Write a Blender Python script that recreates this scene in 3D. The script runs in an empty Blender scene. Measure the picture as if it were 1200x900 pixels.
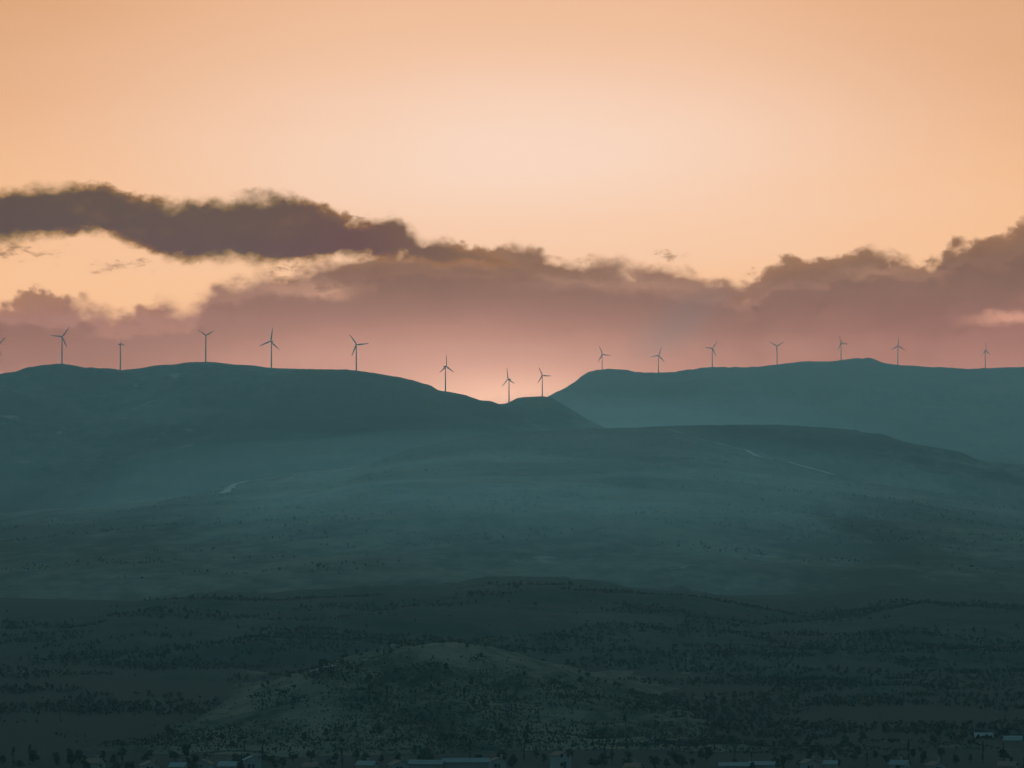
import bpy, bmesh, math, random
import numpy as np
from mathutils import Vector, Matrix
rnd = random.Random(7)
rs = np.random.RandomState(11)

S = bpy.context.scene
COL = S.collection
R = math.radians
F = 6231.0            # focal length in pixels of a 1200 px wide picture
CAM_H = 95.0
PITCH = 1.0
SIGMA = 0.052e-3      # haze density per metre
TOP = 515.0
YBACK = 17200.0

def srgb(h):
    c = [int(h[i:i + 2], 16) / 255 for i in (0, 2, 4)]
    return tuple(x / 12.92 if x <= .04045 else ((x + .055) / 1.055) ** 2.4 for x in c)

def el_of(py): return R(PITCH) + math.atan((450 - py) / F)
def az_of(px): return math.atan((px - 600) / F)
def spot(px, py, d):
    return Vector((d * (px - 600) / F, d, CAM_H + d * math.tan(el_of(py))))

# ------------------------------------------------------------------ helpers
def tag(o, label=None, cat=None, group=None, kind=None):
    if label: o['label'] = label
    if cat: o['category'] = cat
    if group: o['group'] = group
    if kind: o['kind'] = kind
    return o

def link_mesh(name, verts, faces, mats, parent=None, smooth=False, fmat=None):
    me = bpy.data.meshes.new(name)
    me.from_pydata([tuple(v) for v in verts], [], [tuple(f) for f in faces])
    for m in (mats if isinstance(mats, (list, tuple)) else [mats]): me.materials.append(m)
    if fmat is not None: me.polygons.foreach_set('material_index', fmat)
    if smooth: me.polygons.foreach_set('use_smooth', [True] * len(me.polygons))
    me.update()
    o = bpy.data.objects.new(name, me); COL.objects.link(o)
    if parent: o.parent = parent
    return o

def link_bm(name, bm, mat, parent=None, smooth=False):
    me = bpy.data.meshes.new(name)
    bmesh.ops.recalc_face_normals(bm, faces=bm.faces[:])
    bm.to_mesh(me); bm.free()
    me.materials.append(mat)
    if smooth: me.polygons.foreach_set('use_smooth', [True] * len(me.polygons))
    o = bpy.data.objects.new(name, me); COL.objects.link(o)
    if parent: o.parent = parent
    return o

def empty(name, loc, rz=0):
    o = bpy.data.objects.new(name, None); COL.objects.link(o)
    o.location = loc; o.rotation_euler = (0, 0, rz); o.empty_display_size = 2
    return o

def copy_tree(o, parent=None):
    c = o.copy(); COL.objects.link(c); c.parent = parent
    for ch in list(o.children): copy_tree(ch, c)
    return c

# value noise, vectorised
_perm = rs.rand(512, 512)
def vnoise(x, y):
    xi = np.floor(x).astype(int); yi = np.floor(y).astype(int)
    fx = x - xi; fy = y - yi
    fx = fx * fx * fx * (fx * (fx * 6 - 15) + 10); fy = fy * fy * fy * (fy * (fy * 6 - 15) + 10)
    g = lambda a, b: _perm[a & 511, b & 511]
    return (g(xi, yi) * (1 - fx) + g(xi + 1, yi) * fx) * (1 - fy) + (g(xi, yi + 1) * (1 - fx) + g(xi + 1, yi + 1) * fx) * fy
def fbm(x, y, o=5, rough=.5, seed=0.0):
    s = 0; a = 1; t = 0
    for i in range(o):
        s = s + a * (vnoise(x * 2 ** i + seed + 17.3 * i, y * 2 ** i + seed * 1.7 + 5.1 * i) - .5); t += a; a *= rough
    return s / t
def ridged(x, y, o=4, seed=0.0):
    s = 0; a = 1; t = 0
    for i in range(o):
        s = s + a * (1 - np.abs(2 * vnoise(x * 2 ** i + seed + 31.7 * i, y * 2 ** i + seed * 2.1 + 9.4 * i) - 1)); t += a; a *= .5
    return s / t
def smoothcurve(pts, u):
    """monotone-ish cubic through the points"""
    xs = np.array([p[0] for p in pts], float); ys = np.array([p[1] for p in pts], float)
    m = np.gradient(ys, xs)
    dx = np.diff(xs); sl = np.diff(ys) / dx
    for i in range(1, len(xs) - 1):
        m[i] = 0 if sl[i - 1] * sl[i] <= 0 else 2 * sl[i - 1] * sl[i] / (sl[i - 1] + sl[i])
    u = np.clip(u, xs[0], xs[-1])
    k = np.clip(np.searchsorted(xs, u) - 1, 0, len(dx) - 1)
    h = dx[k]; t = (u - xs[k]) / h
    return ((1 + 2 * t) * (1 - t) ** 2 * ys[k] + t * (1 - t) ** 2 * h * m[k] + t * t * (3 - 2 * t) * ys[k + 1] + t * t * (t - 1) * h * m[k + 1])

# ------------------------------------------------------------------ node helpers
class NT:
    def __init__(s, tree): s.t = tree; s.n = tree.nodes; s.l = tree.links
    def new(s, typ, **kw):
        nd = s.n.new(typ)
        for k, v in kw.items(): setattr(nd, k, v)
        return nd
    def put(s, sock, v):
        if isinstance(v, bpy.types.NodeSocket): s.l.new(v, sock)
        elif isinstance(v, (tuple, list)) and len(v) == 3 and sock.type == 'RGBA': sock.default_value = (*v, 1)
        else: sock.default_value = v
    def m(s, op, a, b=None, c=None, clamp=False):
        nd = s.new('ShaderNodeMath', operation=op, use_clamp=clamp)
        s.put(nd.inputs[0], a)
        if b is not None: s.put(nd.inputs[1], b)
        if c is not None: s.put(nd.inputs[2], c)
        return nd.outputs[0]
    def add(s, a, b): return s.m('ADD', a, b)
    def sub(s, a, b): return s.m('SUBTRACT', a, b)
    def mul(s, a, b): return s.m('MULTIPLY', a, b)
    def mr(s, v, a, b, c=0.0, d=1.0, smooth=True):
        nd = s.new('ShaderNodeMapRange', interpolation_type='SMOOTHSTEP' if smooth else 'LINEAR')
        nd.clamp = True
        for i, x in enumerate((v, a, b, c, d)): s.put(nd.inputs[i], x)
        return nd.outputs[0]
    def mix(s, f, a, b, blend='MIX'):
        nd = s.new('ShaderNodeMix', data_type='RGBA', blend_type=blend)
        s.put(nd.inputs[0], f); s.put(nd.inputs[6], a); s.put(nd.inputs[7], b)
        return nd.outputs[2]
    def comb(s, x, y, z):
        nd = s.new('ShaderNodeCombineXYZ')
        for i, v in enumerate((x, y, z)): s.put(nd.inputs[i], v)
        return nd.outputs[0]
    def noise(s, vec, scale, detail=4, rough=.5, dist=0.0):
        nd = s.new('ShaderNodeTexNoise'); s.put(nd.inputs['Vector'], vec)
        nd.inputs['Scale'].default_value = scale; nd.inputs['Detail'].default_value = detail
        nd.inputs['Roughness'].default_value = rough; nd.inputs['Distortion'].default_value = dist
        return nd.outputs['Fac']
    def vor(s, vec, scale, feature='SMOOTH_F1', detail=0.0):
        nd = s.new('ShaderNodeTexVoronoi', feature=feature); s.put(nd.inputs['Vector'], vec)
        nd.inputs['Scale'].default_value = scale
        if 'Detail' in nd.inputs: nd.inputs['Detail'].default_value = detail
        return nd.outputs['Distance']
    def curve(s, v, pts):
        nd = s.new('ShaderNodeFloatCurve'); c = nd.mapping.curves[0]; nd.mapping.extend = 'HORIZONTAL'
        pts = sorted(pts)
        c.points[0].location = pts[0]; c.points[-1].location = pts[-1]
        for p in pts[1:-1]: c.points.new(*p)
        for p in c.points: p.handle_type = 'AUTO_CLAMPED'
        nd.mapping.update(); s.put(nd.inputs['Value'], v)
        return nd.outputs[0]
    def ramp(s, v, stops):
        nd = s.new('ShaderNodeValToRGB'); e = nd.color_ramp.elements
        while len(e) < len(stops): e.new(.5)
        for q, (p, c) in zip(e, stops): q.position = p; q.color = (*c, 1)
        s.put(nd.inputs[0], v)
        return nd.outputs[0]

def mat(name, build):
    m = bpy.data.materials.new(name); m.use_nodes = True
    nt = NT(m.node_tree); b = m.node_tree.nodes['Principled BSDF']
    build(nt, b); return m

def pos(nt): return nt.new('ShaderNodeNewGeometry').outputs['Position']

# ------------------------------------------------------------------ world: the dusk sky
SUN_AZ, SUN_EL = az_of(592), R(0.85)
SUN_E = .012
HAZE_G = .80
HAZE_C = (.40, .86, 1.0)
SKY_J = (0.18, 0.25, 0.26)      # what the haze itself adds in front of the sky at full depth
def build_world():
    w = bpy.data.worlds.new('World'); S.world = w; w.use_nodes = True
    nt = NT(w.node_tree); n = w.node_tree.nodes
    bg = n['Background']
    gen = nt.new('ShaderNodeTexCoord').outputs['Generated']
    sep = nt.new('ShaderNodeSeparateXYZ'); nt.l.new(gen, sep.inputs[0])
    x, y, z = sep.outputs
    A = nt.mul(nt.m('ARCTAN2', x, y), 180 / math.pi)            # degrees, 0 = +Y
    E = nt.mul(nt.m('ARCSINE', z), 180 / math.pi)
    da = lambda px: math.degrees(az_of(px)); de = lambda py: math.degrees(el_of(py))
    # ---- clear sky in the west
    nz = nt.noise(nt.comb(nt.mul(A, .25), E, 3.1), .9, 4, .5)
    nz2 = nt.noise(nt.comb(nt.mul(A, .12), E, 8.1), 2.2, 5, .55)
    cirr = nt.sub(nt.add(nt.mul(nz, .6), nt.mul(nz2, .4)), .5)
    gE = nt.mr(E, de(330), de(-30), smooth=False)
    base = nt.ramp(gE, [(0, srgb('fcc497')), (.35, srgb('f6ba88')), (.6, srgb('f1b587')), (.85, srgb('efb78e')), (1, srgb('edb68e'))])
    base = nt.mix(nt.mul(nt.mr(nt.m('ABSOLUTE', A), 1.2, 6.2), nt.mr(E, 2.9, 5.2)), base, srgb('dfa67a'))
    def gauss(cx, cy, sx, sy, E_=E):
        a = nt.m('POWER', nt.mul(nt.sub(A, da(cx)), 1 / (sx * .0092)), 2.0)
        b = nt.m('POWER', nt.mul(nt.sub(E_, de(cy)), 1 / (sy * .0092)), 2.0)
        return nt.m('EXPONENT', nt.mul(nt.add(a, b), -.5))
    g = gauss(610, 180, 320, 92, nt.add(E, nt.mul(cirr, .9)))
    sky = nt.mix(nt.m('MULTIPLY', g, .86, clamp=True), base, srgb('fddecb'))
    sky = nt.mix(nt.mul(nt.m('MULTIPLY', nt.add(cirr, .08), 1.6, clamp=True), .5), sky, srgb('f6cdb0'))
    # ---- clouds
    P = nt.comb(A, nt.mul(E, 1.25), .37)
    P2 = nt.comb(nt.add(A, 31.7), nt.mul(E, 1.4), 4.9)
    n1 = nt.sub(nt.noise(P, 2.3, 8, .62), .5)
    n1b = nt.sub(nt.noise(P2, 5.5, 7, .62, .3), .5)
    n2 = nt.sub(nt.noise(nt.comb(nt.mul(A, .35), E, 9.0), 3.0, 6, .55), .5)
    warpP = nt.comb(nt.add(A, nt.mul(n1b, .16)), nt.add(nt.mul(E, 1.25), nt.mul(n1, .16)), 1.7)
    puff = nt.sub(.45, nt.vor(warpP, 3.6, detail=2.0))           # billows
    sA = nt.mr(A, -8.0, 8.0, smooth=False)
    def top(pts):                                               # outline: azimuth -> elevation
        return nt.sub(nt.mul(nt.curve(sA, [((da(px) + 8) / 16, (de(py) + 2) / 8) for px, py in pts]), 8.0), 2.0)
    tA = top([(-250, 235), (0, 228), (40, 223), (110, 222), (140, 228), (160, 238), (200, 240), (245, 237), (290, 230), (330, 232), (362, 240), (385, 253), (415, 262), (440, 260), (462, 258), (478, 268), (500, 284), (560, 298), (640, 340), (700, 420)])
    bA = top([(-250, 295), (0, 288), (50, 276), (90, 269), (130, 271), (165, 285), (195, 299), (250, 304), (320, 304), (370, 300), (430, 300), (500, 303), (600, 304), (700, 300)])
    dA = nt.add(nt.m('MINIMUM', nt.sub(tA, E), nt.mul(nt.sub(E, bA), 1.0)), nt.add(nt.add(nt.mul(n1, .15), .115), nt.add(nt.mul(n1b, .20), nt.mul(puff, .09))))
    wv = nt.mr(nt.noise(nt.comb(nt.mul(A, .7), E, 21.0), 1.7, 3, .5), .38, .66)
    mA = nt.mr(dA, -.02, nt.add(.07, nt.mul(wv, .15)))
    tB = top([(-250, 335), (0, 352), (45, 347), (80, 352), (130, 358), (200, 356), (232, 352), (246, 336), (275, 324), (310, 320), (332, 326), (348, 314), (380, 303), (430, 297), (480, 287), (520, 286), (560, 292), (600, 287), (632, 291), (650, 303), (690, 302), (740, 303), (780, 311), (830, 323), (870, 329), (895, 324), (905, 308), (940, 308), (965, 304), (1000, 293), (1030, 293), (1060, 301), (1095, 305), (1115, 290), (1160, 282), (1185, 272), (1200, 264), (1260, 240), (1450, 230)])
    dB0 = nt.sub(tB, E)
    dB = nt.add(nt.add(dB0, .11), nt.add(nt.mul(n1, .13), nt.add(nt.mul(n1b, .22), nt.mul(puff, .20))))
    mB = nt.mr(dB, -.02, nt.add(.07, nt.mul(wv, .24)))
    # tone of the bank: brown at its top, rose towards the horizon
    dE = nt.mr(nt.add(E, nt.mul(n2, .35)), de(480), de(270), smooth=False)
    bank = nt.ramp(dE, [(0, srgb('d09c90')), (.2, srgb('bb8d83')), (.38, srgb('ae8178')), (.52, srgb('a67b72')), (.7, srgb('9d796b')), (.85, srgb('967463')), (1, srgb('8f6d5c'))])
    # second row of billows standing in front, and paler veils between them
    tB2 = nt.sub(tB, nt.add(.20, nt.mul(n2, .5)))
    dB2 = nt.add(nt.sub(tB2, E), nt.add(nt.mul(n1, -.30), nt.add(nt.mul(n1b, .22), nt.mul(puff, .22))))
    lump = nt.mul(nt.mr(dB2, -.02, .12), nt.mr(dB2, .9, .2))
    veil = nt.mul(nt.mr(dB2, -.16, .0), nt.mr(dB2, .08, -.02))
    bank = nt.mix(nt.mul(lump, .46), bank, srgb('8a6c66'))
    bank = nt.mix(nt.mul(nt.mul(veil, nt.mr(dB0, .02, .15)), .10), bank, srgb('d6a893'))
    bank = nt.mix(nt.mul(nt.mr(nt.add(n1b, nt.mul(puff, .7)), .0, .28, 0, .34), nt.mr(dB0, 1.3, .4)), bank, srgb('7a5f55'))
    edge = nt.mr(dB, .26, .0)                                    # thin rims let the light through
    bank = nt.mix(nt.mul(edge, .28), bank, srgb('d39a6c'))
    # a slanting shadow shaft, put into the bank's colour as a darker streak
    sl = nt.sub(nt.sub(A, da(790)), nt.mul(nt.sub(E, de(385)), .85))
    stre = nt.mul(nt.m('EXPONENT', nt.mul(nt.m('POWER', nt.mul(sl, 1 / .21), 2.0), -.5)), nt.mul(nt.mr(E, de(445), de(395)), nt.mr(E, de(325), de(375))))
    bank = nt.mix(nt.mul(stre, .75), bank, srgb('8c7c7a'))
    # glow round the sun low over the gap
    for cx, cy, sx, sy, k, cc in ((430, 322, 75, 17, .40, '80625a'), (560, 318, 80, 16, .30, '84655b'), (270, 335, 35, 12, .25, '8c6c66'), (1150, 306, 75, 20, .40, '80625a'), (845, 352, 75, 22, .30, '8a6c64'), (960, 322, 50, 12, .32, '80625a'), (650, 312, 50, 14, .25, '84655b'),
                             (322, 338, 45, 8, .40, 'd0a08a'), (730, 334, 85, 5, .30, 'c69a84'), (520, 306, 60, 4, .30, 'c09078'), (90, 372, 110, 5, .25, 'c09488'), (1040, 318, 45, 4, .30, 'c2967e'), (385, 342, 22, 6, .5, 'd8a68c')):
        gq = nt.mul(gauss(cx, cy, sx, sy, nt.add(E, nt.add(nt.mul(n1, .35), nt.mul(n1b, .25)))), nt.m('MULTIPLY', nt.add(nt.mul(n1, 2.0), 1.0), k, clamp=True))
        bank = nt.mix(gq, bank, srgb(cc))
    bank = nt.mix(nt.mul(gauss(530, 432, 250, 42), .62), bank, srgb('dfaa98'))
    bank = nt.mix(nt.mul(gauss(592, 471, 92, 25), .95), bank, srgb('ffcab0'))
    # far opening low on the right
    o1 = nt.mul(nt.m('ABSOLUTE', nt.sub(E, nt.add(de(374), nt.add(nt.mul(nt.sub(A, da(1160)), .04), nt.mul(n1b, .10))))), 1 / .10)
    opn = nt.mul(nt.mr(nt.add(o1, nt.mul(n1, -2.2)), 1.1, .2), nt.mr(nt.add(A, nt.mul(n1, .5)), da(1105), da(1185)))
    bank = nt.mix(nt.mul(opn, .85), bank, srgb('dda48e'))
    dark = nt.ramp(nt.mr(A, da(0), da(560), smooth=False), [(0, srgb('6c5a42')), (.5, srgb('725d47')), (.75, srgb('775b49')), (1, srgb('8a6c60'))])
    dark = nt.mix(nt.mr(nt.add(nt.mul(n2, 1.2), nt.add(nt.mul(n1, .7), nt.mul(puff, .4))), -.08, .30, 0, .6), dark, srgb('866a56'))
    dark = nt.mix(nt.mul(nt.mr(dA, .15, .0), .45), dark, srgb('b98253'))
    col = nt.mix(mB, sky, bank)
    # torn scraps of cloud in the gaps
    scr = None
    for cx, cy, sx, sy, k in ((142, 312, 26, 7, .8), (415, 258, 15, 7, .9), (792, 300, 24, 7, .7), (15, 296, 40, 8, .9), (345, 318, 30, 12, .5), (60, 310, 26, 6, .3)):
        q = nt.mul(gauss(cx, cy, sx, sy), k); scr = q if scr is None else nt.m('MAXIMUM', scr, q)
    n3 = nt.sub(nt.noise(nt.comb(nt.mul(A, .8), nt.mul(E, 2.0), 12.3), 7.0, 8, .66, .6), .5)
    mS = nt.mr(nt.add(nt.mul(scr, .62), nt.add(nt.mul(n3, 2.3), nt.mul(n1, 1.2))), .22, .92)
    mS = nt.mul(mS, nt.mr(scr, .05, .2))
    col = nt.mix(nt.mul(mS, .8), col, srgb('94705c'))
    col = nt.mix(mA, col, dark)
    # what the sky must give off above the haze for these colours to arrive
    path = nt.m('MINIMUM', YBACK, nt.m('DIVIDE', TOP - CAM_H, nt.m('MAXIMUM', nt.m('TANGENT', nt.m('ARCSINE', z)), .001)))
    tr = nt.m('EXPONENT', nt.mul(path, -SIGMA))
    inv = nt.m('DIVIDE', 1.0, tr)
    lost = nt.mul(nt.sub(1.0, tr), -1.0)
    jn = nt.new('ShaderNodeVectorMath', operation='SCALE'); jn.inputs[0].default_value = SKY_J; nt.l.new(lost, jn.inputs['Scale'])
    ad = nt.new('ShaderNodeVectorMath', operation='ADD'); nt.l.new(col, ad.inputs[0]); nt.l.new(jn.outputs[0], ad.inputs[1])
    sc = nt.new('ShaderNodeVectorMath', operation='SCALE'); nt.l.new(ad.outputs[0], sc.inputs[0]); nt.l.new(inv, sc.inputs['Scale'])
    mx = nt.new('ShaderNodeVectorMath', operation='MAXIMUM'); nt.l.new(sc.outputs[0], mx.inputs[0]); mx.inputs[1].default_value = (.004, .003, .003)
    west = mx.outputs[0]
    # ---- the rest of the dusk sky
    nish = nt.new('ShaderNodeTexSky', sky_type='NISHITA')
    nish.sun_disc = False; nish.sun_elevation = SUN_EL; nish.sun_rotation = SUN_AZ
    nish.altitude = 100; nish.air_density = 1.0; nish.dust_density = 1.2; nish.ozone_density = 2.0
    ns = nt.new('ShaderNodeVectorMath', operation='SCALE'); nt.l.new(nish.outputs[0], ns.inputs[0]); ns.inputs['Scale'].default_value = .09
    rc = nt.new('ShaderNodeVectorMath', operation='SCALE'); rc.inputs[0].default_value = REST
    nt.l.new(nt.add(1.1, nt.mul(nt.m('POWER', nt.mr(y, -.1, 1.0, smooth=False), 2.5), WEST)), rc.inputs['Scale'])
    rest_col = rc.outputs[0]
    rest = nt.new('ShaderNodeVectorMath', operation='ADD'); nt.l.new(ns.outputs[0], rest.inputs[0]); nt.l.new(rest_col, rest.inputs[1])
    wgt = nt.mul(nt.mr(nt.m('ABSOLUTE', A), 9, 26, 1, 0), nt.mr(E, 6.5, 15, 1, 0))
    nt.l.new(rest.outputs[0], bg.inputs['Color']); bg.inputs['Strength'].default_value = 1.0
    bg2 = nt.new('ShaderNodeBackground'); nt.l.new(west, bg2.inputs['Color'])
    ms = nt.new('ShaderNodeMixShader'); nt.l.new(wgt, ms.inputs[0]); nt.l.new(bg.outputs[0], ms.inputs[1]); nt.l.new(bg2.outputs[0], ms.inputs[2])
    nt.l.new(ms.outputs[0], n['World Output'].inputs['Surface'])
    w.cycles.sampling_method = 'MANUAL'; w.cycles.sample_map_resolution = 512
REST = (.029, .090, .106)
WEST = 3.4
build_world()

sun = bpy.data.lights.new('sun', 'SUN'); sun.energy = SUN_E; sun.angle = R(.5); sun.color = (1, .78, .62)
so = bpy.data.objects.new('sun', sun); COL.objects.link(so)
sd = Vector((math.sin(SUN_AZ) * math.cos(SUN_EL), math.cos(SUN_AZ) * math.cos(SUN_EL), math.sin(SUN_EL)))
so.rotation_euler = sd.to_track_quat('Z', 'Y').to_euler(); so.location = (0, 3000, 3000)

# ------------------------------------------------------------------ materials
def hillside(name, dark, dry, scale, pale=(.16, .14, .10), cover=.5, bump=1.0, zone=None):
    def b(nt, p):
        q = pos(nt)
        ml = nt.new('ShaderNodeVectorMath', operation='MULTIPLY'); nt.l.new(q, ml.inputs[0]); ml.inputs[1].default_value = (1, .28, 1.6)
        q0, q = q, ml.outputs[0]       # growth runs in strips up and down the slope
        a = nt.noise(q, scale, 8, .62, .4); f = nt.noise(q, scale * 9, 5, .65); st = nt.noise(q, scale * .22, 4, .5)
        v = nt.add(nt.add(a, nt.mul(nt.sub(f, .5), .55)), nt.mul(nt.sub(st, .5), .7))
        if zone:        # mist brightness put into the colour: darker upper slopes, palest lower down
            sp = nt.new('ShaderNodeSeparateXYZ'); nt.l.new(q0, sp.inputs[0])
            v = nt.add(v, nt.sub(nt.mr(sp.outputs[2], zone[0], zone[1], .16, -.16), nt.mr(sp.outputs[2], zone[0] * .2, zone[0] * 1.1, .16, 0)))
        c = nt.mix(nt.mr(v, cover - .16, cover + .20), dark, dry)
        v2 = nt.noise(q, scale * 3.1, 6, .7, .8)
        c = nt.mix(nt.mr(nt.add(v2, nt.mul(nt.sub(st, .5), .5)), .66, .76), c, pale)
        nt.l.new(c, p.inputs['Base Color']); p.inputs['Roughness'].default_value = .95
        p.inputs['Specular IOR Level'].default_value = .1
        bp = nt.new('ShaderNodeBump'); bp.inputs['Strength'].default_value = .6; bp.inputs['Distance'].default_value = bump
        nt.l.new(v, bp.inputs['Height']); nt.l.new(bp.outputs[0], p.inputs['Normal'])
    return mat(name, b)
def plain(name, c, rough=.6, var=.25, scale=1.0, metal=0.0):
    def b(nt, p):
        f = nt.noise(pos(nt), scale, 5, .6)
        nt.l.new(nt.mix(f, tuple(x * (1 - var) for x in c), tuple(min(1, x * (1 + var)) for x in c)), p.inputs['Base Color'])
        p.inputs['Roughness'].default_value = rough; p.inputs['Metallic'].default_value = metal
    return mat(name, b)
M_far = hillside('far_hillside', (.018, .026, .019), (.11, .105, .08), .005, (.24, .22, .18), .57, 4)
M_mid = hillside('middle_hillside', (.032, .042, .032), (.18, .174, .134), .006, (.30, .28, .23), .55, 3, (80, 165))
M_low = hillside('low_hillside', (.026, .036, .027), (.066, .064, .048), .010, (.16, .15, .12), .58, 2)
M_roll = hillside('rolling_hillside', (.034, .046, .033), (.125, .123, .09), .008, (.28, .26, .21), .57, 2)
M_back = hillside('back_hillside', (.040, .050, .038), (.13, .125, .098), .004, (.20, .19, .155), .56, 4, (250, 430))
M_near = hillside('near_hillside', (.026, .032, .020), (.185, .150, .098), .016, (.21, .18, .13), .47, .6)
M_ground = hillside('valley_ground', (.012, .018, .012), (.036, .037, .025), .008, (.07, .065, .05), .60, .5)
M_track = plain('dirt_track', (.50, .47, .40), .95, .25, .05)
M_leaf = [plain('leaf_dark', (.018, .029, .016), .8, .5, 1.5), plain('leaf_olive', (.036, .044, .028), .8, .4, 1.5), plain('leaf_mid', (.026, .040, .020), .8, .4, 1.5)]
M_bark = plain('bark', (.08, .06, .045), .9, .4, 4)
M_white = plain('turbine_paint', (.45, .45, .44), .45, .08, .2)
M_wall = [plain('plaster_white', (.34, .33, .31), .9, .12, .7), plain('plaster_cream', (.34, .30, .24), .9, .15, .7), plain('plaster_grey', (.25, .25, .24), .9, .15, .7)]
M_tile = plain('roof_tile', (.26, .12, .07), .85, .4, 2.5)
M_sheet = [plain('sheet_pale', (.22, .22, .21), .8, .18, .4), plain('sheet_rust', (.36, .30, .26), .6, .3, .5)]
M_glass = plain('window_glass', (.03, .035, .04), .15, .1, 1)
M_door = plain('door_wood', (.11, .07, .045), .6, .3, 3)
M_stone = plain('stone', (.34, .32, .28), .9, .3, 1)

# ------------------------------------------------------------------ ground and hills
def ground_z(x, y):
    return np.maximum(0, (y - 2100.)) * .0085 + np.clip((y - 2100) / 900, 0, 1) * 3.0 * fbm(x / 260., y / 260., 4, .5, 3.)
gx = np.concatenate([np.linspace(-9000, -1500, 26)[:-1], np.linspace(-1500, 1500, 151), np.linspace(1500, 9000, 26)[1:]])
gy = np.concatenate([np.linspace(-1500, 1500, 13)[:-1], np.linspace(1500, 6000, 151), np.linspace(6000, 16900, 50)[1:]])
GX, GY = np.meshgrid(gx, gy)
GZ = ground_z(GX, GY)
def grid_mesh(name, X, Y, Z, m, smooth=True):
    r, c = X.shape
    v = np.stack([X, Y, Z], -1).reshape(-1, 3)
    i = np.arange(r * c).reshape(r, c)
    f = np.stack([i[:-1, :-1], i[:-1, 1:], i[1:, 1:], i[1:, :-1]], -1).reshape(-1, 4)
    return link_mesh(name, v.tolist(), f.tolist(), m, smooth=smooth)
tag(grid_mesh('ground', GX, GY, GZ, M_ground), kind='structure')

class Hill:
    def __init__(s, name, crest, d, dfun, front, back, amp, gully, m, nu, nt_, rough=1.0, fine=1.0, seed=0., power=1.0, sink=8., lin=0.):
        s.front, s.back = front, back
        s.u = np.linspace(crest[0][0], crest[-1][0], nu)
        py = smoothcurve(crest, s.u)
        s.d = d + dfun(s.u) if dfun else np.full(nu, float(d))
        s.x = s.d * (s.u - 600) / F
        s.h = CAM_H + s.d * np.tan(R(PITCH) + np.arctan((450 - py) / F))
        tf = -np.linspace(1, 0, nt_) ** 1.25
        s.t = np.concatenate([tf, np.linspace(0, 1, nt_ // 3)[1:]])
        T, U = np.meshgrid(s.t, s.u, indexing='ij')
        Y = s.d[None, :] + np.where(T < 0, T * front, T * back)
        X = np.broadcast_to(s.x[None, :], Y.shape)
        g = ground_z(X, Y)
        a = np.abs(T)
        prof = (.5 + .5 * np.cos(np.pi * a ** power))
        prof = np.where(T < 0, (prof * .75 + .25 * (1 - a) ** 1.3) * (1 - lin) + lin * (1 - a) ** 1.08, prof)
        env = np.clip(a / .12, 0, 1) * np.clip((1 - a) / .15, 0, 1)
        base = s.h[None, :] - g
        gl = ridged(X / gully, Y / (gully * 2.3), 4, seed) - .62
        Z = g + base * prof + amp * env * (1.6 * gl + fbm(X / (gully * .5), Y / (gully * .5), 4, .5, seed + 4))
        Z = Z + fine * fbm(X / (9. * rough), Y / (9. * rough), 4, .6, seed + 9) * 1.6 * np.clip((1 - a) / .1, 0, 1)
        Z = Z - sink * np.clip((a - .9) / .1, 0, 1)
        s.X, s.Y, s.Z = np.array(X), Y, Z
        s.obj = tag(grid_mesh(name, s.X, Y, Z, m), kind='structure')
    def z(s, x, y):
        fu = np.interp(x, s.x, np.arange(len(s.x)))
        d = np.interp(x, s.x, s.d)
        tt = (y - d) / (s.front if y < d else s.back)
        ft = np.interp(tt, s.t, np.arange(len(s.t)))
        i = int(min(ft, len(s.t) - 2)); j = int(min(fu, len(s.x) - 2)); a = ft - i; b = fu - j
        Z = s.Z
        return float((Z[i, j] * (1 - b) + Z[i, j + 1] * b) * (1 - a) + (Z[i + 1, j] * (1 - b) + Z[i + 1, j + 1] * b) * a)
    def crest_at(s, px):
        k = np.interp(px, s.u, np.arange(len(s.u)))
        x = np.interp(px, s.u, s.x); d = np.interp(px, s.u, s.d)
        return Vector((x, d, s.z(x, d)))
    def find(s, px, py):
        """first point of the slope met on the way out along this bearing"""
        d0 = float(np.interp(px, s.u, s.d))
        for k in range(400):
            y = d0 - s.front * (1 - k / 399.)
            x = y * (px - 600) / F
            zz = s.z(x, y)
            if 450 - F * math.tan(math.atan2(zz - CAM_H, y) - R(PITCH)) <= py: return Vector((x, y, zz))
        return Vector((x, y, zz))
    def rand(s, px0, px1, t0, t1):
        x0 = np.interp(px0, s.u, s.x); x1 = np.interp(px1, s.u, s.x)
        x = rnd.uniform(x0, x1); t = rnd.uniform(t0, t1)
        d = float(np.interp(x, s.x, s.d)); y = d + (t * s.front if t < 0 else t * s.back)
        return Vector((x, y, s.z(x, y)))

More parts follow.
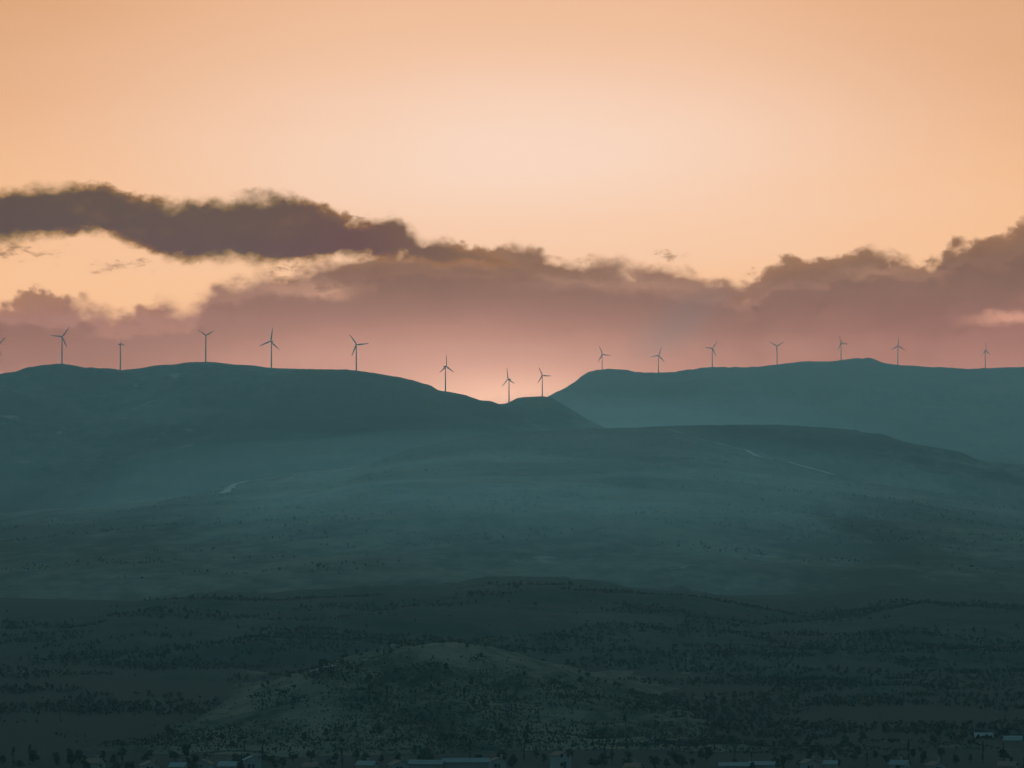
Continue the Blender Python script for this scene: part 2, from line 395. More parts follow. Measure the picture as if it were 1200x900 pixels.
crest_R = [(250, 520), (480, 500), (600, 484), (630, 472), (645, 464.5), (660, 458.5), (672, 452), (680, 444.5), (690, 437.5), (700, 434), (720, 432.8), (735, 433.8), (745, 436), (772, 436.5), (790, 436), (800, 434), (815, 433), (835, 431.5), (850, 430.5), (860, 432), (880, 431), (900, 428.5), (915, 426.5), (930, 425), (945, 423.5), (965, 424), (985, 423), (1000, 421.3), (1010, 421.3), (1022, 422.5), (1035, 425), (1052, 427.5), (1075, 429), (1090, 430), (1110, 430.5), (1135, 432), (1155, 431.5), (1180, 430.5), (1200, 430.5), (1300, 434), (1500, 450), (1700, 470)]
crest_L = [(-500, 470), (-250, 455), (-80, 446), (0, 438), (20, 435), (45, 428.5), (72, 426.3), (85, 428), (100, 431), (115, 433.5), (141, 434.6), (165, 432), (185, 429), (205, 427), (222, 424.5), (241, 424), (255, 425), (275, 427), (295, 428), (318, 431), (340, 432), (375, 433), (400, 434), (418, 435), (430, 436), (450, 439), (468, 442), (485, 446), (500, 451), (515, 457.5), (530, 460), (545, 464), (560, 470), (575, 474), (585, 477), (620, 494), (680, 522), (760, 555), (850, 580)]
crest_K = [(480, 560), (530, 505), (560, 482), (575, 474.5), (583, 473.6), (592, 473), (600, 470), (606, 467), (620, 465), (636, 464.6), (645, 466), (655, 471), (670, 480), (690, 492), (705, 499), (730, 512), (790, 540), (860, 570)]
crest_2 = [(600, 540), (680, 515), (740, 502), (800, 499), (850, 498), (900, 497.5), (950, 500), (990, 503), (1020, 508), (1060, 520), (1090, 530), (1120, 540), (1150, 548), (1180, 550), (1200, 551), (1300, 556), (1500, 580), (1700, 610)]
crest_1 = [(-500, 640), (-200, 620), (0, 606), (60, 602), (130, 593), (200, 583), (255, 575), (290, 563.5), (330, 556.5), (370, 550), (400, 549), (440, 542), (470, 530), (500, 522), (530, 516), (560, 511), (590, 508), (640, 505), (680, 503), (720, 502), (760, 501.5), (785, 504), (810, 512), (850, 521), (880, 529), (920, 540), (950, 549), (1000, 562), (1060, 575), (1130, 590), (1200, 605), (1400, 640), (1700, 670)]
crest_3 = [(-500, 728), (-200, 720), (0, 712), (60, 716), (140, 712), (220, 703), (310, 704), (400, 700), (500, 695), (580, 689), (640, 687), (700, 690), (760, 696), (820, 704), (880, 713), (940, 722), (1000, 718), (1060, 710), (1130, 708), (1200, 714), (1400, 730), (1700, 745)]
crest_4 = [(640, 820), (720, 806), (800, 790), (880, 778), (950, 766), (1000, 758), (1060, 754), (1120, 757), (1200, 766), (1400, 785), (1600, 810)]
crest_F = [(-400, 868), (-200, 868), (0, 869), (60, 866), (110, 858), (160, 849), (200, 843), (240, 832), (280, 816), (320, 801), (370, 784), (430, 766), (480, 757.5), (520, 755), (560, 758), (600, 766), (640, 778), (690, 795), (740, 811), (800, 826), (860, 838), (930, 847), (1000, 853), (1080, 858), (1200, 864), (1500, 872)]
sinf = lambda a, b, c: (lambda u: a * np.sin(u / b + c))
h_R = Hill('far_hills', crest_R, 15600, sinf(150, 140, 1), 3000, 1100, 34, 420., M_back, 900, 90, 2.0, 2.2, 2.)
h_L = Hill('far_hills', crest_L, 10700, sinf(140, 120, 0), 2500, 1500, 30, 380., M_far, 900, 100, 1.8, 1.3, 5.)
h_K = Hill('far_hills', crest_K, 11500, None, 2200, 900, 14, 300., M_far, 360, 80, 2.6, .6, 8.)
h_2 = Hill('middle_hills', crest_2, 8900, sinf(120, 90, 2), 2400, 1200, 22, 240., M_mid, 520, 110, 1.6, 1.2, 11.)
h_1 = Hill('middle_hills', crest_1, 7900, sinf(130, 110, .5), 4500, 1300, 9, 330., M_mid, 980, 170, 1.5, .5, 14., lin=.9)
h_3 = Hill('low_hills', crest_3, 3350, sinf(70, 100, 1.4), 950, 800, 8, 130., M_low, 900, 120, 1.0, 1.2, 17., sink=5, lin=.4)
h_4 = Hill('low_hills', crest_4, 2750, sinf(40, 80, .2), 520, 420, 4, 80., M_low, 420, 80, .8, 1.0, 23., sink=4)
h_F = Hill('near_hill', crest_F, 2200, sinf(25, 90, .4), 400, 330, 2.6, 46., M_near, 900, 130, .6, .7, 20., sink=3)

# pale tracks laid on the slopes
def track(hill, pts, width, m=M_track, lift=.25):
    lift *= 2
    K = [hill.find(a, b) for a, b in pts]
    P = []
    for k0, k1 in zip(K[:-1], K[1:]):
        for k in range(10): P.append(k0.lerp(k1, k / 10))
    Q = [sum((P[min(max(i + j, 0), len(P) - 1)] for j in range(-4, 5)), Vector()) / 9 for i in range(len(P))]
    v, f = [], []
    for i, p in enumerate(Q):
        d = (Q[min(i + 1, len(Q) - 1)] - Q[max(i - 1, 0)]); d.z = 0
        d = d.normalized() if d.length > 1e-6 else Vector((1, 0, 0)); nrm = Vector((-d.y, d.x, 0))
        w = width * (.9 + .15 * math.sin(i * .9) + .15 * rnd.random())
        for k in range(5):
            q = p + nrm * w * (k / 4 - .5)
            v.append((q.x, q.y, hill.z(q.x, q.y) + lift))
        if i:
            for k in range(4):
                a = (i - 1) * 5 + k; f.append((a, a + 1, a + 6, a + 5))
    return tag(link_mesh('path', v, f, m, smooth=True), kind='structure')
track(h_1, [(782, 505), (797, 509.5), (815, 515), (850, 523), (880, 531), (915, 541), (950, 551), (985, 561)], 9, lift=1.2)
track(h_1, [(262, 581), (270, 573), (282, 567), (294, 564.5)], 11, lift=1.2)
track(h_F, [(10, 873), (60, 868.5), (110, 861), (150, 853), (194, 844.5)], 5, lift=.12)
track(h_F, [(362, 788), (385, 781), (410, 777), (450, 771)], 2.5, lift=.12)

# ------------------------------------------------------------------ trees
def tube(bm, pts, radii, n=6):
    rings = []
    for i, p in enumerate(pts):
        d = (pts[min(i + 1, len(pts) - 1)] - pts[max(i - 1, 0)]).normalized()
        a = d.orthogonal().normalized(); b = d.cross(a)
        rings.append([bm.verts.new(p + (a * math.cos(2 * math.pi * k / n) + b * math.sin(2 * math.pi * k / n)) * radii[i]) for k in range(n)])
    for r0, r1 in zip(rings[:-1], rings[1:]):
        for k in range(n): bm.faces.new((r0[k], r0[(k + 1) % n], r1[(k + 1) % n], r1[k]))
    bm.faces.new(rings[0][::-1]); bm.faces.new(rings[-1])

def leaf_cloud(n, rx, rz, zc, size, lobes, rg, tall=False):
    """leaf clumps (bent quads) spread over several overlapping lobes"""
    v, f = [], []
    cs = []
    for _ in range(lobes):
        a = rg.uniform(0, 6.283); q = rg.uniform(.1, .62)
        h = rg.uniform(-.8, .8)
        k = (1 - max(0, h) * .75) if tall else (1 - .35 * abs(h))
        cs.append((math.cos(a) * rx * q * k, math.sin(a) * rx * q * k, zc + h * rz * .8, rg.uniform(.30, .52) * k))
    for _ in range(n):
        c = rg.choice(cs)
        d = Vector((rg.gauss(0, 1), rg.gauss(0, 1), rg.gauss(0, 1))).normalized() * rg.uniform(.45, 1.05)
        p = Vector((c[0] + d.x * rx * c[3], c[1] + d.y * rx * c[3], c[2] + d.z * rz * c[3] * 1.05))
        a = Vector((rg.gauss(0, 1), rg.gauss(0, 1), rg.gauss(0, .6))).normalized(); b = a.orthogonal().normalized()
        b.rotate(Matrix.Rotation(rg.uniform(0, 6.28), 3, a))
        s = size * rg.uniform(.6, 1.35); cc = a.cross(b) * s * .25
        i = len(v)
        v += [p - a * s, p + b * s * .6 + cc, p + a * s, p - b * s * .6 + cc]
        f += [(i, i + 1, i + 2), (i, i + 2, i + 3)]
    return v, f

KINDS = []
specs = [('bushy_tree', 'dark round bushy tree', 1.9, 1.7, 2.5, 420, .30, 0, False), ('bushy_tree', 'dark round bushy tree', 2.3, 1.6, 2.5, 480, .32, 2, False),
         ('olive_tree', 'grey green olive tree with a loose crown', 1.8, 1.3, 2.2, 330, .26, 1, False), ('olive_tree', 'grey green olive tree with a loose crown', 2.2, 1.4, 2.3, 380, .27, 1, False),
         ('cypress_tree', 'dark narrow upright cypress tree', .75, 3.3, 3.8, 420, .26, 0, True)]
for i, (nm, lab, rx, rz, zc, n, sz, mi, tall) in enumerate(specs):
    t = empty(nm, (0, 0, 0))
    bm = bmesh.new()
    top_ = Vector((rnd.uniform(-.2, .2), rnd.uniform(-.2, .2), zc + rz * .35))
    tube(bm, [Vector((0, 0, -.5)), Vector((.05, .03, zc * .35)), top_ * .7, top_], [.20, .15, .10, .04])
    for k in range(5):
        a = rnd.uniform(0, 6.28); s0 = Vector((.03, .02, zc * rnd.uniform(.3, .7)))
        e = Vector((math.cos(a) * rx * .6, math.sin(a) * rx * .6, s0.z + rnd.uniform(.5, 1.1)))
        tube(bm, [s0, s0.lerp(e, .5) + Vector((0, 0, .08)), e], [.08, .05, .02], 5)
    link_bm('trunk', bm, M_bark, t, True)
    v, f = leaf_cloud(n, rx, rz, zc, sz, 4 if tall else 9, random.Random(40 + i), tall)
    link_mesh('crown', v, f, M_leaf[mi], t)
    KINDS.append((t, nm, lab))
used = set()
def plant(k, p, s, where, grp):
    t, nm, lab = KINDS[k]
    o = t if k not in used else copy_tree(t)
    used.add(k)
    o.location = p; o.rotation_euler = (0, 0, rnd.uniform(0, 6.28)); o.scale = (s * rnd.uniform(.85, 1.15), s * rnd.uniform(.85, 1.15), s * rnd.uniform(.8, 1.2))
    tag(o, lab + ' ' + where, 'tree', grp + {'bushy_tree': ' (bushy)', 'olive_tree': ' (olive)', 'cypress_tree': ' (cypress)'}[nm])
    return o

def on_picture(p):
    return (600 + F * p.x / p.y, 450 - F * math.tan(math.atan2(p.z - CAM_H, p.y) - R(PITCH)))
# dark woods on the near hill: patches by where they grow on it
PATCH = [(460, 825, 52, 30), (575, 822, 46, 26), (395, 790, 28, 9), (660, 815, 30, 13), (765, 822, 36, 10), (500, 783, 16, 5), (505, 865, 210, 14), (330, 820, 22, 9), (690, 868, 140, 14), (900, 872, 160, 14), (250, 868, 90, 9), (560, 772, 12, 3)]
def wooded(px, py): return max(math.exp(-.5 * (((px - a) / b) ** 2 + ((py - c) / e) ** 2)) for a, c, b, e in PATCH)
cnt = 0
tries = 0
while cnt < 150 and tries < 9000:
    tries += 1
    p = h_F.rand(180, 1120, -.98, .06)
    px, py = on_picture(p)
    if not (-10 < px < 1210 and py < 898): continue
    if rnd.random() > wooded(px, py) * 1.3 - .15: continue
    plant(rnd.choice([0, 0, 1, 1, 2, 3]), p, rnd.uniform(.55, 1.0), 'on the slope of the near hill', 'trees on the near hill'); cnt += 1
for _ in range(34):      # along the crest line
    p = h_F.rand(*rnd.choice([(400, 470), (300, 360), (500, 620), (640, 800), (850, 1150)]), -.06, .03)
    plant(rnd.choice([0, 1, 2, 3]), p, rnd.uniform(.4, .75), 'on the top of the near hill', 'trees on the near hilltop')
for _ in range(7):
    p = h_F.rand(440, 640, -.8, -.4); plant(4, p, rnd.uniform(.8, 1.15), 'on the slope of the near hill', 'cypresses on the near hill')
for _ in range(135):      # on the flat, between the houses
    px = rnd.uniform(-15, 1215); d = rnd.uniform(1700, 1800)
    p = Vector((d * (px - 600) / F, d, 0))
    plant(rnd.choice([0, 0, 1, 2, 3, 4]), p, rnd.uniform(.7, 1.2), 'among the houses at the hill foot', 'trees among the houses')

def scrub(name, hill, n, px, tr, size, per, dens, m):
    ls = .30 * (34 / per) ** .5
    V, Fc, fm = [], [], []
    protos = [leaf_cloud(per, 1., .75, .6, ls, 5, random.Random(90 + i)) for i in range(6)]
    protos = [(np.array([tuple(q) for q in v]), np.array(f)) for v, f in protos]
    off = 0; k = 0; guard = 0
    while k < n and guard < n * 12:
        guard += 1
        p = hill.rand(*px, *tr)
        if rnd.random() > dens(p): continue
        v, f = protos[rnd.randrange(6)]
        a = rnd.uniform(0, 6.28); s = size * rnd.uniform(.55, 1.4)
        rot = np.array([[math.cos(a), -math.sin(a), 0], [math.sin(a), math.cos(a), 0], [0, 0, rnd.uniform(.8, 1.3)]])
        V.append(v @ rot.T * s + np.array(p)); Fc.append(f + off); off += len(v); k += 1
        fm.append(np.full(len(f), rnd.choice([0, 0, 1, 2])))
    o = link_mesh(name, np.concatenate(V).tolist(), np.concatenate(Fc).tolist(), m, fmat=np.concatenate(fm).tolist())
    return tag(o, kind='stuff')
def dens_near(p):
    px, py = on_picture(p)
    return min(1, max(0, wooded(px, py) * 1.5 - .25) + .012 + .5 * max(0, float(fbm(np.array(p.x / 14), np.array(p.y / 14), 3, .5, 2.)) - .1))
def dens_patch(s, k=11.0, o=-.25):
    def g(p):
        v = float(fbm(np.array(p.x / s), np.array(p.y / s), 4, .55, 6.))
        return min(1, max(.006, v * k + o))
    return g
tag(scrub('shrubbery', h_F, 13000, (-60, 1260), (-.98, .12), .55, 16, dens_near, M_leaf), 'low dark scrub scattered over the near hill', 'shrubbery')
tag(scrub('undergrowth', h_3, 12000, (-80, 1280), (-1.0, .08), 1.05, 12, dens_patch(90), M_leaf), 'dark woodland covering the low hills behind the near hill', 'woodland')
tag(scrub('undergrowth', h_4, 4500, (700, 1280), (-1.0, .08), 1.0, 14, dens_patch(60), M_leaf), 'dark woodland covering the low rise on the right', 'woodland')
class Flat:
    def __init__(s, y0, y1): s.y0, s.y1 = y0, y1
    def rand(s, px0, px1, t0, t1):
        y = rnd.uniform(s.y0, s.y1); x = y * (rnd.uniform(px0, px1) - 600) / F
        return Vector((x, y, float(ground_z(np.array(x), np.array(y)))))
tag(scrub('undergrowth', Flat(1860, 3000), 9500, (-80, 1280), (0, 0), 1.0, 14, dens_patch(75), M_leaf), 'dark scrub on the flat ground round the near hill', 'scrub')
tag(scrub('undergrowth', h_1, 9000, (-60, 1260), (-.9, .03), 1.05, 8, dens_patch(170), M_leaf), 'patchy scrub over the broad middle hillside', 'woodland')

# ------------------------------------------------------------------ wind turbines
def loft(sections, mat_, name, parent, smooth=True, cap=True):
    bm = bmesh.new(); rings = [[bm.verts.new(p) for p in s] for s in sections]
    for a, b in zip(rings[:-1], rings[1:]):
        n = len(a)
        for k in range(n): bm.faces.new((a[k], a[(k + 1) % n], b[(k + 1) % n], b[k]))
    if cap: bm.faces.new(rings[0][::-1]); bm.faces.new(rings[-1])
    return link_bm(name, bm, mat_, parent, smooth)
HUB = 68.0; RB = 33.0
def make_turbine():
    root = empty('wind_turbine', (0, 0, 0))
    n = 20
    circ = lambda r, z, x=0, y=0: [(x + r * math.cos(6.28318 * k / n), y + r * math.sin(6.28318 * k / n), z) for k in range(n)]
    loft([circ(2.5, -6), circ(2.5, .6), circ(1.9, .7), circ(1.65, 25), circ(1.35, 48), circ(1.05, HUB - 1.6)], M_white, 'tower', root)
    secs = []
    for y, w, h in ((-3.0, .9, 1.0), (-2.4, 1.5, 1.6), (-.5, 1.8, 1.9), (4.5, 1.75, 1.85), (6.4, 1.3, 1.3), (6.8, .8, .8)):
        secs.append([(w * math.copysign(abs(math.cos(a)) ** .5, math.cos(a)), y, HUB + .2 + h * math.copysign(abs(math.sin(a)) ** .5, math.sin(a))) for a in [6.28318 * (k + .5) / 16 for k in range(16)]])
    loft(secs, M_white, 'nacelle', root)
    rotor = bpy.data.objects.new('rotor', None)
    hubs = []
    for y, r in ((.9, 1.15), (.2, 1.35), (-.7, 1.25), (-1.4, .8), (-1.75, .25)):
        hubs.append([(r * math.cos(6.28318 * k / 14), y, r * math.sin(6.28318 * k / 14)) for k in range(14)])
    rotor = loft(hubs, M_white, 'rotor', root); rotor.location = (0, -4.1, HUB + .2)
    for k in range(3):
        secs = []
        for q, chord, th, tw in ((.02, 1.8, 1.8, 0), (.07, 1.8, 1.6, .1), (.16, 4.0, .9, .30), (.3, 3.6, .6, .20), (.55, 2.8, .4, .12), (.8, 2.0, .26, .06), (.96, 1.3, .16, .02), (1., .5, .1, 0)):
            ring = []
            for j in range(10):
                a = 6.28318 * j / 10; cx = math.cos(a) * chord * .54 + chord * .12; cy = math.sin(a) * max(th, chord * .28) * .62
                ring.append((cx * math.cos(tw) - cy * math.sin(tw), cx * math.sin(tw) + cy * math.cos(tw), q * RB))
            secs.append(ring)
        b = loft(secs, M_white, 'blade', rotor); b.rotation_euler = (0, R(120 * k), 0)
    return root
# hub px, hub py, base px, rotor radius px, roll, cos yaw (sign: which way it turns), hill, label
TURB = [
 (-3, 405, 437.5, 13.2, 42, .98, h_L, 'wind turbine cut off by the left picture edge, only its rotor showing'),
 (72.5, 394.7, 426.5, 13.6, 36, .98, h_L, 'big wind turbine on the leftmost hump of the left ridge'),
 (141, 403.5, 434.6, 7.2, 100, .68, h_L, 'wind turbine in the dip of the left ridge with its rotor nearly edge-on'),
 (241, 393, 424, 11.3, 180, .96, h_L, 'wind turbine with Y-shaped rotor on the top of the left ridge'),
 (318, 400, 431, 16.0, 10, -.88, h_L, 'wind turbine right of the left summit, one blade almost straight up'),
 (417.5, 404, 435, 14.6, -36, .97, h_L, 'wind turbine at the right end of the left plateau, where the ridge starts to fall'),
 (522, 429.5, 458.8, 13.8, -2, .68, h_L, 'wind turbine halfway down the slope left of the glowing gap'),
 (596.5, 444.5, 471.5, 13.6, -8, -.64, h_K, 'wind turbine standing in the glowing gap between the ridges'),
 (635.5, 440, 464.8, 10.7, -27, .97, h_K, 'wind turbine on the knoll just right of the glowing gap'),
 (705.7, 415.5, 433.8, 10.9, -25, .88, h_R, 'wind turbine at the left end of the right ridge above its steep shoulder'),
 (771.7, 416.5, 436.6, 10.5, 18, .97, h_R, 'wind turbine in the dip of the right ridge, second from its left end'),
 (834.7, 408.3, 431.6, 9.9, 35, .95, h_R, 'wind turbine on the right ridge between the dip turbine and a Y-shaped one'),
 (910.7, 405.7, 427.4, 9.8, 180, -.97, h_R, 'wind turbine with Y-shaped rotor on the right ridge'),
 (985.7, 402.3, 423, 9.9, -25, .87, h_R, 'wind turbine near the summit of the right ridge'),
 (1052.3, 405.2, 427.6, 10.1, 0, .95, h_R, 'wind turbine just right of the right summit, rotor an upside-down Y'),
 (1154.7, 411, 431.6, 11.0, -3, .62, h_R, 'wind turbine farthest right on the ridge, standing apart from the others'),
]
proto = make_turbine()
for i, (hx, hy, by, rp, roll, cy, hill, lab) in enumerate(TURB):
    o = proto if i == 0 else copy_tree(proto)
    b = hill.crest_at(hx) if hx > -100 else None
    d = b.y
    hub_z = CAM_H + d * math.tan(el_of(hy))
    base_z = b.z - .5
    s = (hub_z - base_z) / HUB
    rot = [c for c in o.children if c.name.startswith('rotor')][0]
    rs_ = rp * d / F / RB / s
    o.location = (d * (hx - 600) / F, d, base_z); o.scale = (1.0, 1.0, 1.0)
    o.scale = (s,) * 3
    rot.scale = (rs_, 1, rs_)
    rot.rotation_euler = (0, R(roll), 0)
    o.rotation_euler = (0, 0, math.acos(abs(cy)) * (1 if cy > 0 else -1))
    tag(o, lab, 'wind turbine', 'wind turbines along the ridge')

# ------------------------------------------------------------------ houses at the foot of the hill
def box(bm, x0, x1, y0, y1, z0, z1):
    vs = [bm.verts.new(p) for p in ((x0, y0, z0), (x1, y0, z0), (x1, y1, z0), (x0, y1, z0), (x0, y0, z1), (x1, y0, z1), (x1, y1, z1), (x0, y1, z1))]
    for q in ((0, 3, 2, 1), (4, 5, 6, 7), (0, 1, 5, 4), (1, 2, 6, 5), (2, 3, 7, 6), (3, 0, 4, 7)): bm.faces.new([vs[k] for k in q])
def bxo(name, args, m, parent):
    bm = bmesh.new()
    for a in args: box(bm, *a)
    return link_bm(name, bm, m, parent)
def gable_walls(w, d, h, rise):
    bm = bmesh.new()
    pts = lambda y: [bm.verts.new(p) for p in ((-w / 2, y, -1), (w / 2, y, -1), (w / 2, y, h), (0, y, h + rise), (-w / 2, y, h))]
    a, b = pts(-d / 2), pts(d / 2)
    bm.faces.new(a); bm.faces.new(b[::-1])
    for k in range(5): bm.faces.new((a[k], b[k], b[(k + 1) % 5], a[(k + 1) % 5]))
    return bm
def roof_slab(w, d, h, rise, over=.45, th=.18):
    """gable roof with its ridge along y"""
    bm = bmesh.new()
    s = rise / (w / 2); e = w / 2 + over; zb = h - over * s + .03
    prof = [(-e, zb), (0, h + rise + .03), (e, zb), (e, zb + th), (0, h + rise + .03 + th), (-e, zb + th)]
    a = [bm.verts.new((x, -d / 2 - over, z)) for x, z in prof]; b = [bm.verts.new((x, d / 2 + over, z)) for x, z in prof]
    bm.faces.new((a[0], a[1], a[4], a[5])); bm.faces.new((a[1], a[2], a[3], a[4]))
    bm.faces.new((b[5], b[4], b[1], b[0])); bm.faces.new((b[4], b[3], b[2], b[1]))
    for k in range(6): bm.faces.new((a[k], b[k], b[(k + 1) % 6], a[(k + 1) % 6]))
    return bm
def windows(root, w, d, h, storeys=1):
    for st in range(storeys):
        z = .9 + st * 2.9
        for sy in (-1, 1):
            nw = max(2, int(w / 3.2))
            for k in range(nw):
                x = -w / 2 + w * (k + .5) / nw
                if st == 0 and sy == -1 and k == nw // 2: continue
                f = bxo('window', [(x - .62, x + .62, sy * d / 2 - .06, sy * d / 2 + .06, z - .1, z + .0), (x - .62, x + .62, sy * d / 2 - .06, sy * d / 2 + .06, z + 1.2, z + 1.3), (x - .62, x - .5, sy * d / 2 - .06, sy * d / 2 + .06, z, z + 1.2), (x + .5, x + .62, sy * d / 2 - .06, sy * d / 2 + .06, z, z + 1.2)], M_wall[0], root)
                bxo('pane', [(x - .5, x + .5, sy * d / 2 - .03, sy * d / 2 + .03, z, z + 1.2)], M_glass, f)
def house(px, py_top, d, w, dep, h, rise, rz, wall, roof, label, kind='house', storeys=1, chimney=True):
    root = empty('shed' if kind == 'shed' else 'chapel' if kind == 'chapel' else 'house', (d * (px - 600) / F, d, 0), R(rz))
    link_bm('wall', gable_walls(w, dep, h, rise), wall, root)
    rf = link_bm('roof', roof_slab(w, dep, h, rise), roof, root)
    if kind == 'house':
        if chimney: bxo('chimney', [(w * .2, w * .2 + .7, -.4, .4, h + rise * .3, h + rise + .9), (w * .2 - .1, w * .2 + .8, -.5, .5, h + rise + .9, h + rise + 1.05)], M_wall[2], rf)
        windows(root, w, dep, h, storeys)
        dr = bxo('door', [(-.5, .5, -dep / 2 - .05, -dep / 2 + .05, 0, 2.1)], M_door, root)
        bxo('handle', [(.33, .40, -dep / 2 - .12, -dep / 2 - .05, 1.0, 1.12)], M_sheet[0], dr)
    elif kind == 'shed':
        bxo('door', [(-w * .2, w * .2, -dep / 2 - .06, -dep / 2 + .06, 0, min(h - .3, 3.2))], M_sheet[1], root)
        bxo('skylight', [(w * .16, w * .34, -dep * .3, dep * .3, h + rise * .5 + .32, h + rise * .5 + .36)], M_glass, rf) if False else None
    else:
        bxo('door', [(-.4, .4, -dep / 2 - .04, -dep / 2 + .04, 0, 1.9)], M_door, root)
    tag(root, label, kind, 'buildings at the foot of the hill' if kind != 'chapel' else None)
    return root
W, T_, SH = M_wall, M_tile, M_sheet
H = [
 (112, 1745, 9, 7, 3.0, 1.8, 70, W[1], T_, 'low cream house alone at the far left among trees', 'house', 1),
 (176, 1728, 8, 7, 3.1, 1.8, 20, W[0], T_, 'white house with tiled roof, first of the left row', 'house', 1),
 (210, 1722, 10, 7, 3.0, 1.6, 80, W[1], SH[0], 'cream house under a pale sheet roof in the left row', 'house', 1),
 (238, 1738, 8, 6, 3.2, 1.6, -15, W[0], T_, 'small white tiled house behind the left row', 'house', 1),
 (268, 1724, 13, 8, 3.2, 1.7, 85, W[0], SH[0], 'long white house with pale roof at the right of the left row', 'house', 1),
 (296, 1742, 8, 7, 4.4, 1.6, 10, W[0], SH[0], 'tall white house right of the left row', 'house', 1),
 (366, 1726, 8, 7, 2.8, 1.6, 60, W[2], T_, 'grey house half hidden by trees below the dark wood', 'house', 1),
 (430, 1732, 10, 8, 3.0, 1.6, 78, W[1], SH[0], 'cream building with pale roof left of the long sheds', 'house', 1),
 (467, 1728, 8, 7, 3.4, 1.8, 25, W[0], T_, 'white tiled house just left of the long sheds', 'house', 1),
 (500, 1733, 9, 16, 3.4, 1.5, 82, W[2], SH[0], 'long grey metal shed, left one of the central pair', 'shed', 1),
 (546, 1737, 10, 22, 3.9, 1.5, 94, W[2], SH[0], 'longest pale metal shed in the middle of the bottom edge', 'shed', 1),
 (583, 1744, 7, 6, 3.8, 1.4, 15, W[0], T_, 'small white house at the right end of the long sheds', 'house', 1),
 (657, 1752, 8, 7, 5.6, 1.6, 35, W[0], T_, 'two-storey white house alone right of the sheds', 'house', 2),
 (742, 1722, 9, 7, 2.8, 1.6, 75, W[2], T_, 'grey tiled house under the middle of the slope', 'house', 1),
 (860, 1730, 8, 14, 2.8, 1.3, 88, W[2], SH[0], 'flat pale shed roof, left of two in the right group', 'shed', 1),
 (893, 1733, 8, 12, 3.0, 1.3, 80, W[2], SH[0], 'flat pale shed roof, right of two in the right group', 'shed', 1),
 (948, 1735, 7, 7, 3.6, 1.6, 20, W[0], T_, 'white house behind the right group of sheds', 'house', 1),
 (973, 1740, 9, 6, 2.8, 1.4, 82, W[1], SH[0], 'cream house with pale roof right of the sheds', 'house', 1),
 (1054, 1730, 8, 8, 3.4, 1.7, 70, W[0], SH[0], 'white house with pale roof in the right corner', 'house', 1),
 (1096, 1727, 7, 7, 3.2, 1.6, 30, W[0], T_, 'small white tiled house in the right corner', 'house', 1),
 (1180, 1726, 9, 8, 3.0, 1.7, 75, W[1], T_, 'cream tiled house at the far right bottom', 'house', 1),
]
for (px, d, w, dep, h, rise, rz, wl, rf, lab, kind, st) in H:
    house(px, 0, d - 19, w * .66, dep * .66, h * .78, rise * .7, rz, wl, rf, lab, kind, st)
def raised(px, py, hill, w, dep, h, rise, rz, wl, rf, lab, kind='house'):
    p = hill.find(px, py)
    o = house(px, 0, p.y, w, dep, h, rise, rz, wl, rf, lab, kind)
    o.location = (p.x, p.y, p.z + .1); 
    return o
raised(1152, 873, h_F, 9, 6, 2.8, 1.4, 85, W[2], SH[0], 'grey shed with pale roof above the right corner', 'shed')
raised(1187, 876, h_F, 8, 6, 2.6, 1.3, 80, W[2], SH[0], 'small grey shed nearest the right picture edge', 'shed')
o = raised(449.5, 766, h_F, 1.7, 2.4, 1.9, .7, 10, W[0], T_, 'tiny white chapel with tiled roof on the hilltop', 'chapel')
o = raised(461.5, 760.5, h_F, 1.8, 1.8, 1.1, .5, 60, W[0], SH[0], 'tiny white hut right of the hilltop chapel', 'chapel')
o['category'] = 'hut'; o.name = 'hut'


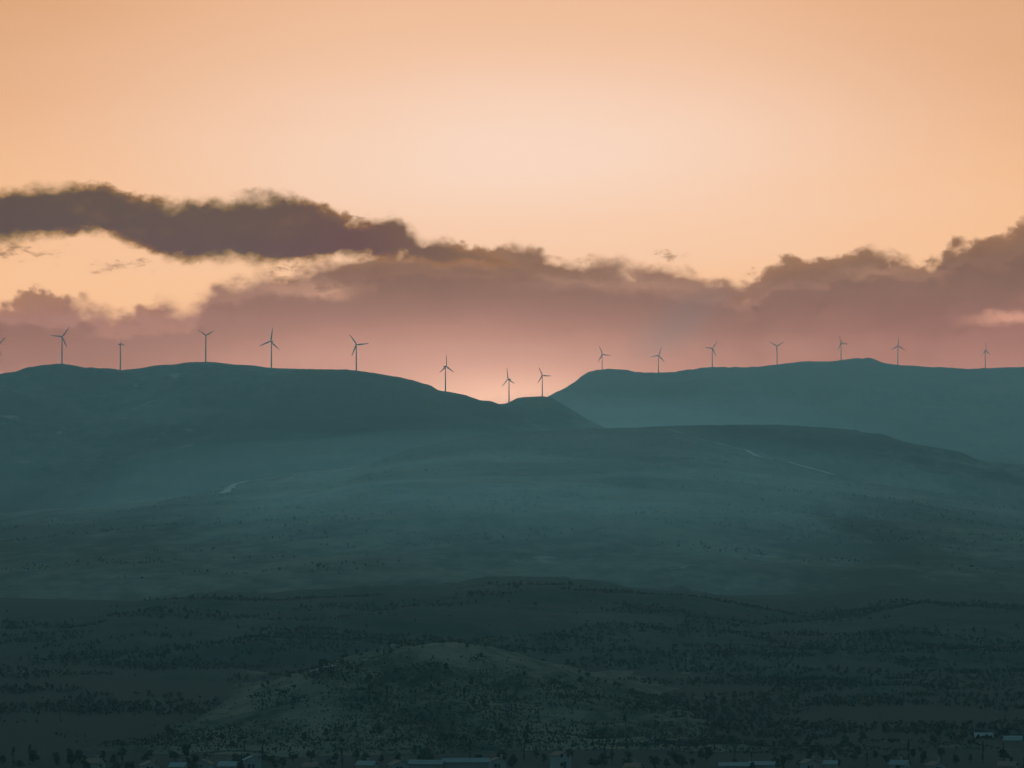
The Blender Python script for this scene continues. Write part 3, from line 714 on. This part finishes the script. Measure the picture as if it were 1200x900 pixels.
# ------------------------------------------------------------------ haze, camera, render settings
MISTS = [(10, 6100, 10, 560, 2300, 132, .10e-3, 'widest thin layer of mist over the middle hillside'),
         (20, 6000, 10, 430, 1900, 104, .16e-3, 'pale mist lying over the middle hillside below the gap'),
         (20, 5300, 5, 360, 1900, 84, .19e-3, 'thickest low mist at the foot of the middle hillside'),
         (-270, 9300, 60, 520, 800, 118, .20e-3, 'mist in the hollow between the left ridge and the middle hillside'),
         (300, 12000, 110, 560, 1500, 175, .16e-3, 'faint mist below the steep shoulder of the right ridge')]
def hz(dens=SIGMA, nm='haze_air'):
    m = bpy.data.materials.new(nm); m.use_nodes = True; n = m.node_tree.nodes; n.clear()
    out = n.new('ShaderNodeOutputMaterial'); v = n.new('ShaderNodeVolumePrincipled')
    v.inputs['Color'].default_value = (*HAZE_C, 1); v.inputs['Density'].default_value = dens
    v.inputs['Anisotropy'].default_value = HAZE_G
    m.node_tree.links.new(v.outputs[0], out.inputs['Volume']); return m
# the thicker mist that lies in the valley in front of the gap
for mi, (cx_, cy_, cz_, rx_, ry_, rz_, dn_, lab_) in enumerate(MISTS):
    bm = bmesh.new()
    bmesh.ops.create_icosphere(bm, subdivisions=6, radius=1.0)
    for v in bm.verts:
        n_ = v.co.copy()
        k = 1 + .42 * float(fbm(np.array(n_.x * 1.9 + 5 + mi * 7), np.array(n_.y * 2.6 + n_.z * 1.7 + 9), 4, .5, 41.))
        v.co = Vector((cx_ + n_.x * k * rx_, cy_ + n_.y * k * ry_, max(-3, cz_ + n_.z * k * rz_)))
    tag(link_bm('mist', bm, hz(dn_, 'mist_air'), smooth=True), lab_, 'mist', 'mist lying between the hills', kind='stuff')
bm = bmesh.new(); box(bm, -9400, 9400, -1800, YBACK, -4, TOP)
tag(link_bm('haze', bm, hz()), 'thin blue dusk haze filling the valley', 'haze', kind='stuff')

cam = bpy.data.cameras.new('camera'); co = bpy.data.objects.new('camera', cam); COL.objects.link(co)
cam.sensor_width = 36; cam.lens = 36 * F / 1200; cam.clip_start = 1; cam.clip_end = 60000
co.location = (0, 0, CAM_H); co.rotation_euler = (R(90 + PITCH), 0, 0); S.camera = co
S.view_settings.view_transform = 'Standard'; S.view_settings.look = 'None'; S.view_settings.exposure = 0; S.view_settings.gamma = 1
S.render.engine = 'CYCLES'
S.cycles.use_denoising = True; S.cycles.volume_bounces = 1; S.cycles.max_bounces = 5; S.cycles.diffuse_bounces = 2
